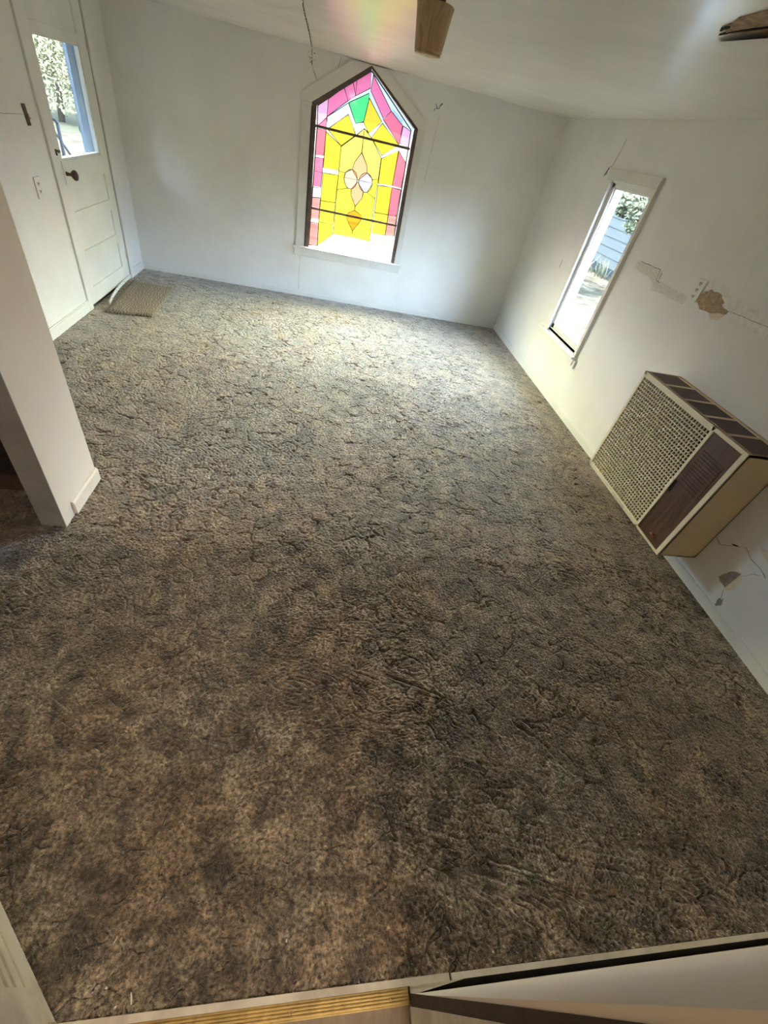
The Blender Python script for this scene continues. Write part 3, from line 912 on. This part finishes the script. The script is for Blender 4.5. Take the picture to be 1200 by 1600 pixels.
outlet((LX, -1.668, .882), 1, 'painted-over outlet low on the white wall left of the half-glazed door', M['wall'], 2, .12, .075)

# ------------------------------------------------------------------ wall heater
hx, hy0, hy1, hz0, hz1 = -.25, -4.012, -3.137, .142, .832
ht = empty('wall_heater', (-.125, -3.5745, .142), 'beige boxy wall heater with lattice grille and woodgrain control door, low on the right wall', 'heater')
w = MB()
w.box(hx, 0, hy0, hy0 + .012, hz0, hz1).box(hx, 0, hy1 - .012, hy1, hz0, hz1).box(hx, 0, hy0, hy1, hz0, hz0 + .012)
w.box(-.012, 0, hy0, hy1, hz0, hz1)
# top: border and crossbars
w.box(hx, hx + .026, hy0, hy1, hz1 - .02, hz1).box(-.030, 0, hy0, hy1, hz1 - .02, hz1)
tys = np.linspace(hy0, hy1, 6)
for i, t in enumerate(tys):
    a, b_ = t - .011, t + .011
    w.box(hx + .02, -.025, max(a, hy0), min(b_, hy1), hz1 - .02, hz1)
w.cur = 0
cab = w.build('cabinet', M['beige'], ht, .003)
# front frame
w = MB()
gy0, gy1, gz0, gz1 = -3.768, -3.158, .172, .800
dy0, dy1, dz0, dz1 = -3.986, -3.788, .156, .812
w.box(hx - .004, hx + .016, gy1, hy1, hz0, hz1).box(hx - .004, hx + .016, hy0, dy0, hz0, hz1)
w.box(hx - .004, hx + .016, dy0, hy1, gz1 + .012, hz1).box(hx - .004, hx + .016, dy0, hy1, hz0, dz0)
w.box(hx - .004, hx + .016, dy1 , gy0 , hz0, hz1)
w.box(hx - .003, hx + .016, gy0, gy1, dz0, gz0).box(hx - .003, hx + .016, gy0, gy1, gz1, gz1 + .014)
w.build('front_frame', M['beigelight'], ht, .002)
w = MB()
ny, nz = 29, 30
for i in range(1, ny):
    y = gy0 + (gy1 - gy0) * i / ny
    w.box(hx - .002, hx + .008, y - .0022, y + .0022, gz0, gz1)
for i in range(1, nz):
    z = gz0 + (gz1 - gz0) * i / nz
    w.box(hx - .0015, hx + .0085, gy0, gy1, z - .0022, z + .0022)
gr = w.build('lattice_grille', M['beigelight'], ht)
MB().box(hx + .034, hx + .038, gy0, gy1, gz0, gz1).build('inner_screen', M['heaterin'], ht)
MB().box(hx + .05, -.02, hy0 + .02, hy1 - .02, hz1 - .12, hz1 - .07).build('inner_duct', M['heaterin'], ht)
for i in range(5):
    a, b_ = tys[i] + .011, tys[i + 1] - .011
    w = MB()
    for k in range(20):
        x = hx + .030 + k * .0094
        w.box(x, x + .0052, a, b_, hz1 - .012, hz1 - .002)
    w.box(hx + .026, -.03, (a + b_) / 2 - .002, (a + b_) / 2 + .002, hz1 - .016, hz1 - .004)
    w.build('top_grille', M['brownmetal'], ht)
w = MB()
w.prism([(dy0, dz0), (dy1, dz0), (dy1, dz1 - .012), (dy1 - .012, dz1), (dy0, dz1)], 0, hx, hx + .012)
door = w.build('control_door', M['walnut'], ht, .0015)
w = MB()
for k in range(11):
    z = .525 + k * .0178
    w.box(hx - .0035, hx, dy0 + .022, dy1 - .022, z, z + .0125)
w.box(hx - .0030, hx, dy0 + .018, dy1 - .020, .511, .516)
w.build('louver', M['walnut'], door)
w = MB().box(hx - .012, hx - .003, dy1 - .004, dy1 + .016, .436, .512)
w.build('latch', M['beigelight'], door, .002)
MB().box(hx - .003, hx + .001, dy1 - .018, dy1 - .003, .44, .512).build('finger_notch', M['dark'], door)
w = MB().lathe([(.006, 0), (.004, .004), (.004, .012), (.007, .014), (.006, .018)], (hx, -3.905, .205), (-1, 0, 0), 12)
w.box(hx - .012, hx - .008, -3.925, -3.890, .198, .204)
w.build('gas_fitting', M['copper'], door)
MB().box(hx - .006, hx - .003, -3.625, -3.47, .146, .160).build('rating_plate', M['oldtrim'], ht)

# ------------------------------------------------------------------ ceiling light cup
cx_, cy_ = -1.878, -3.03
cl = empty('ceiling_light', (cx_, cy_, ZC - .004), 'small tapered wooden ceiling light cup with worn varnish', 'ceiling light')
zt, zb = 1.9785, 1.853
w = MB().lathe([(.0, 0), (.051, 0), (.0545, .004), (.0545, .010), (.070, .118), (.072, .124), (.066, .128), (.030, .129)], (cx_, cy_, zb), (0, 0, 1), 40)
w.build('cup', M['oak'], cl)
w = MB().lathe([(.050, .0), (.052, -.004), (.050, -.007), (.040, -.008), (.0, -.006)], (cx_, cy_, zb), (0, 0, 1), 40)
w.build('bottom_rim', M['oak'], cl)
w = MB().lathe([(.030, 0), (.034, .006), (.034, ZC - zt - .008), (.045, ZC - zt - .004)], (cx_, cy_, zt), (0, 0, 1), 32)
w.build('neck', M['brownframe'], cl)

# ------------------------------------------------------------------ threshold
w = MB().box(-2.70, -1.74, -5.4905, -5.476, -.012, .006)
struct(w, 'trim_4', M['oldtrim'])
w = MB()
w.box(-2.72, -1.853, -5.522, -5.491, -.012, .001)
for k in range(4):
    y = -5.4975 - k * .006
    w.box(-2.72, -1.853, y - .0018, y + .0018, .001, .004)
th = w.build('threshold_strip', M['brass'], None, .0006, (-2.286, -5.507, -.012))
tag(th, 'ridged brass threshold strip along the edge of the carpet in the doorway', 'threshold')
for x in (-2.40, -2.15, -1.90):
    MB().lathe([(.004, 0), (.0035, .0015), (.001, .002)], (x, -5.509, .004), (0, 0, 1), 10).build('screw', M['brass'], th)

# ------------------------------------------------------------------ paint chips on the carpet
chips = [((-2.515, -5.452), .020, .004, 1.9, 'curved white paint flake on the dark carpet close to the brass threshold strip'),
         ((-2.167, -5.384), .007, .004, 1.5, 'small white speck on the carpet ahead of the middle of the brass strip'),
         ((-1.61, -5.448), .006, .004, .4, 'small white speck on the carpet edge near the right end of the doorway'),
         ((-2.575, -5.43), .005, .005, .2, 'tiny white crumb beside the curved paint flake'),
         ((-2.545, -5.462), .005, .004, 1.0, 'tiny white crumb between the brass strip and the curved flake'),
         ((-2.583, -5.35), .014, .002, 1.2, 'thin pale sliver on the carpet by the angled base trim')]
for (x, y), l_, wd, a, lab in chips:
    w = MB()
    k = 7
    for i in range(k):
        t = (i / (k - 1) - .5) * 2
        ca, sa2 = math.cos(a + t * .5), math.sin(a + t * .5)
        px, py = x + l_ * .5 * t * math.cos(a), y + l_ * .5 * t * math.sin(a)
        ww = wd * .5 * (1 - .5 * t * t)
        for s_, z_ in ((-1, .0), (1, .0), (1, .0015), (-1, .0015)):
            w.v.append((px - sa2 * ww * s_, py + ca * ww * s_, .013 + z_ + .003 * t * t))
    for i in range(k - 1):
        for j in range(4):
            q = (j + 1) % 4
            w.face((i * 4 + j, i * 4 + q, i * 4 + 4 + q, i * 4 + 4 + j))
    w.face((0, 1, 2, 3)); w.face((k * 4 - 1, k * 4 - 2, k * 4 - 3, k * 4 - 4))
    o = w.build('paint_flake', M['flake'], None, loc=(x, y, .013))
    tag(o, lab, 'paint flake', 'paint flakes on the carpet')
# ------------------------------------------------------------------ kitchen lamp behind the doorway
kl = empty('kitchen_lamp', (-1.6, -6.9, 2.44), 'round ceiling lamp lit warm in the kitchen behind the doorway', 'lamp')
mm, nt, b = mat('lamp_glass')
b.inputs['Base Color'].default_value = (.9, .85, .75, 1)
b.inputs['Emission Color'].default_value = (1, .80, .55, 1)
b.inputs['Emission Strength'].default_value = 6
MB().lathe([(.02, .0), (.12, -.01), (.16, -.05), (.14, -.10), (.06, -.13), (.002, -.135)], (-1.6, -6.9, 2.42), (0, 0, 1), 32).build('globe', mm, kl)
MB().lathe([(.17, 0), (.17, -.02), (.10, -.03)], (-1.6, -6.9, 2.449), (0, 0, 1), 32).build('base', M['brass'], kl)
pl = light('kitchen_bulb', 'POINT', (-1.6, -6.9, 2.2), 80.0, (1.0, .84, .66), shadow_soft_size=.4)

# ------------------------------------------------------------------ outside
def outdoor(name, c1, c2, scale, rough=.9):
    mm, nt, b = mat(name)
    c = ramp(nt, noise(nt, scale, 6, .65), [(.35, c1), (.65, c2)])
    nt.links.new(c, b.inputs['Base Color'])
    b.inputs['Roughness'].default_value = rough
    b.inputs['Specular IOR Level'].default_value = 0.0
    return mm
M['grass'] = outdoor('dry_grass', (.0120, .0108, .0084), (.0285, .0262, .0208), 2.6)
M['siding'] = outdoor('pale_blue_siding', (.0330, .0340, .0335), (.0355, .0365, .036), 3)
M['footing'] = outdoor('blue_grey_footing', (.012, .0135, .0155), (.016, .018, .020), 3)
M['bark'] = outdoor('bark', (.022, .018, .014), (.040, .033, .026), 12)
M['leafg'] = outdoor('olive_leaves', (.040, .043, .026), (.078, .080, .054), 3)
M['leafy'] = outdoor('yellow_green_leaves', (.066, .064, .035), (.092, .088, .055), .8)
M['leafo'] = outdoor('autumn_leaves', (.080, .056, .034), (.105, .078, .052), .8)
M['porch'] = outdoor('blue_white_porch_paint', (.085, .100, .120), (.092, .108, .130), 3)
M['rod'] = outdoor('grey_iron_rod', (.030, .030, .034), (.036, .036, .040), 9)
M['hill'] = outdoor('hazy_hillside', (0.0150, 0.0160, 0.0120), (0.0210, 0.0200, 0.0160), .12)
GZ = -.12
g = MB()
# ground around the house, open below the floor
for (a, b_, c_, d) in ((.12, 60, -60, 60), (-60, .12, .12, 60), (-60, -5.6, -60, .12), (-5.6, LX - .14, -3.6, .12)):
    nx_ = 20
    g.box(a, b_, c_, d, GZ - .2, GZ)
tag(g.build('ground', M['grass']), kind='structure')

# neighbouring house seen through the right window: lap siding along y
hs = empty('neighbour_house', (5.4, 9.0, GZ), 'pale blue house wall of horizontal siding seen through the narrow right window', 'house')
w = MB().box(5.27, 5.6, 3.0, 16.0, GZ, 3.2)
w.build('wall', M['siding'], hs)
w = MB()
for k in range(16):
    z = GZ + .14 + k * .205
    w.prism([(5.27, z), (5.246, z), (5.266, z + .205), (5.27, z + .205)], 1, 3.0, 16.0)
w.build('lap_siding', M['siding'], hs)
w = MB().box(5.20, 5.6, 2.95, 16.05, GZ, GZ + .13)
w.build('foundation', M['footing'], hs)
w = MB().box(4.9, 5.9, 2.7, 16.3, 3.2, 3.3)
w.build('eave', M['siding'], hs)

def leaves(mb, c, rad, n, size, rs):
    for i in range(n):
        while True:
            p_ = Vector((rs.uniform(-1, 1), rs.uniform(-1, 1), rs.uniform(-1, 1)))
            if .15 < p_.length < 1:
                break
        p_ = Vector(c) + Vector((p_.x * rad[0], p_.y * rad[1], p_.z * rad[2]))
        d = Vector((rs.gauss(0, 1), rs.gauss(0, 1), rs.gauss(0, 1))).normalized()
        e = d.orthogonal().normalized()
        s_ = size * rs.uniform(.6, 1.4)
        k = len(mb.v)
        f_ = d.cross(e)
        for q in (-d * s_, e * s_ * .45 + f_ * s_ * .1, d * s_, -e * s_ * .45 + f_ * s_ * .1):
            mb.v.append(tuple(p_ + q))
        mb.face((k, k + 1, k + 2, k + 3))
def tree(name, base, h, crowns, leafm, label, cat, nl, size, seed, group=None, trunk=.12):
    rs = random.Random(seed)
    t = empty(name, base, label, cat, group)
    B0 = Vector(base)
    w = MB()
    top = B0 + Vector((rs.uniform(-.2, .2), rs.uniform(-.2, .2), h * .6))
    w.tube([B0 - Vector((0, 0, .05)), B0.lerp(top, .5) + Vector((.06, -.05, 0)), top], trunk, 8, radii=[trunk, trunk * .8, trunk * .55])
    for c_, r_ in crowns:
        c2 = B0 + Vector(c_)
        w.tube([top - Vector((0, 0, .2 * h)), (top + c2) / 2 + Vector((0, 0, .1)), c2], trunk * .3, 6, radii=[trunk * .45, trunk * .28, trunk * .1])
    w.build('trunk', M['bark'], t)
    w = MB()
    for c_, r_ in crowns:
        leaves(w, B0 + Vector(c_), r_, nl, size, rs)
    w.build('foliage', leafm, t)
    return t
# tree beside the right window
tree('yard_tree', (4.1, 3.3, GZ), 3.6, [((-.9, .75, 1.72), (.4, .45, .22)), ((-.9, .3, 1.70), (.4, .4, .22)), ((-.9, -.1, 1.74), (.4, .4, .24)), ((-.9, .42, 1.47), (.2, .2, .12)), ((-.9, -.1, 1.48), (.25, .25, .16)), ((-.9, -.07, 1.28), (.14, .16, .10)), ((-.3, .3, 2.25), (.9, .9, .5)), ((.3, -.6, 2.6), (.9, .9, .7)), ((-.5, .1, 3.1), (1.1, 1.1, .7)), ((-1.9, -1.5, 4.3), (1.3, 1.3, .4)), ((-.9, .4, 4.4), (1.2, 1.3, .4))],
     M['leafg'], 'leafy tree hanging in front of the siding in the narrow right window', 'tree', 300, .055, 3)
for i, (x, y, lab) in enumerate([(4.75, 6.3, 'small dry weed at the foot of the siding, left side of the right window'), (4.75, 8.0, 'small dry weed at the foot of the siding, further back in the right window')]):
    t = empty('weed', (x, y, GZ), lab, 'weed', 'weeds along the siding')
    rs = random.Random(i)
    w = MB()
    for k in range(26):
        a = rs.uniform(0, 6.28); l_ = rs.uniform(.15, .42); q = Vector((x + rs.uniform(-.3, .2), y + rs.uniform(-.5, .5), GZ))
        w.tube([q, q + Vector((.06 * math.cos(a), .06 * math.sin(a), l_ * .6)), q + Vector((.14 * math.cos(a), .14 * math.sin(a), l_))], .008, 4, radii=[.010, .008, .003])
    w.build('stalks', M['leafg'], t)

# view through the door glass: porch post, hooked rods, trees on the slope
po = empty('porch_post', (-5.0, 1.377, GZ), 'pale blue square porch post seen through the door glass', 'post')
MB().box(-5.047, -4.953, 1.33, 1.60, GZ, 2.38).build('shaft', M['porch'], po, .01)
MB().box(-5.06, -4.94, 1.317, 1.613, GZ, GZ + .15).build('foot', M['porch'], po, .01)
struct(MB().box(-7.6, LX - .142, -4.5, 1.75, 2.38, 2.46), 'sky_block_roof', M['porch'])  # unseen roof added to keep sky light from the door off the back wall
def rod(px, lean, hook, label):
    t = empty('garden_hook', (px[0], px[1], GZ), label, 'garden hook', 'hooked iron rods beyond the door')
    x, y, z = px
    top = Vector((x, y, z))
    base_ = Vector((x + lean, y - .05, GZ - .02))
    MB().tube([base_, base_.lerp(top, .5), top], .020, 8).build('rod', M['rod'], t)
    pts = []
    for i in range(10):
        a = math.pi * (i / 9) * 1.3
        pts.append((x - hook * (1 - math.cos(a)) * .5, y, z + hook * .5 * math.sin(a)))
    MB().tube(pts, .017, 8).build('hook', M['rod'], t)
rod((-5.46, 1.75, .93), -.02, .075, 'hooked iron rod, the left one behind the lower door glass')
rod((-5.14, 1.75, .93), -.04, .075, 'hooked iron rod, the right one close to the porch post')
w = MB().tube([(-5.60, 1.90, .86), (-5.42, 1.92, .55), (-5.1, 1.95, .02), (-5.04, 1.95, GZ)], .015, 8)
o = w.build('slanted_rod', M['rod'], None, loc=(-5.04, 1.95, GZ))
tag(o, 'thin iron rod leaning across the left hooked rod outside the door', 'rod')
w = MB()
for j in range(9):
    for i in range(21):
        x, y = -45 + 2.6 * i, 9 + 4.5 * j
        w.v.append((x, y, GZ - .05 + max(0, (y - 12)) * .055 + .25 * math.sin(x * .5 + j)* (y > 14)))
for j in range(8):
    for i in range(20):
        a = j * 21 + i
        w.face((a, a + 1, a + 22, a + 21), True)
nb = len(w.v)
for j in range(12):  # unseen rise added to block low sky light entering by the door
    for i in range(10):
        x, y = -9 - 3.4 * i, -38 + 3.4 * j
        w.v.append((x, y, GZ - .05 + min(1, (j) / 2, (11 - j) / 2) * min(14, i * 2.6) + .2 * math.sin(x + y)))
for j in range(11):
    for i in range(9):
        a = nb + j * 10 + i
        w.face((a, a + 1, a + 11, a + 10), True)
tag(w.build('hillside_and_sky_block', M['hill']), kind='structure')
tl = [((-10.6, 13.5), 3.0, 'leafy', 'yellow green tree at the middle of the door glass'),
      ((-7.2, 13.0), 3.0, 'leafo', 'orange autumn tree close to the porch post in the door glass'),
      ((-14.6, 20), 4.6, 'leafo', 'pale orange tree high up at the left of the door glass'),
      ((-10.6, 24.5), 4.4, 'leafy', 'hazy olive tree behind the yellow green tree in the door glass')]
for i, ((x, y), h, lm, lab) in enumerate(tl):
    z = GZ + max(0, y - 12) * .05
    s_ = h / 3.0
    tree('slope_tree', (x, y, z), h, [((0, 0, .9 * s_), (1.25 * s_, 1.2, .8 * s_)), ((-.6, .2, 1.5 * s_), (1.0 * s_, 1.0, .8 * s_)), ((.55, -.1, 1.6 * s_), (.95 * s_, 1.0, .8 * s_)), ((0, .2, 2.3 * s_), (.9 * s_, .9, .7 * s_))],
         M[lm], lab, 'tree', 2600, .045 * s_, 20 + i, 'trees beyond the door glass', .1)
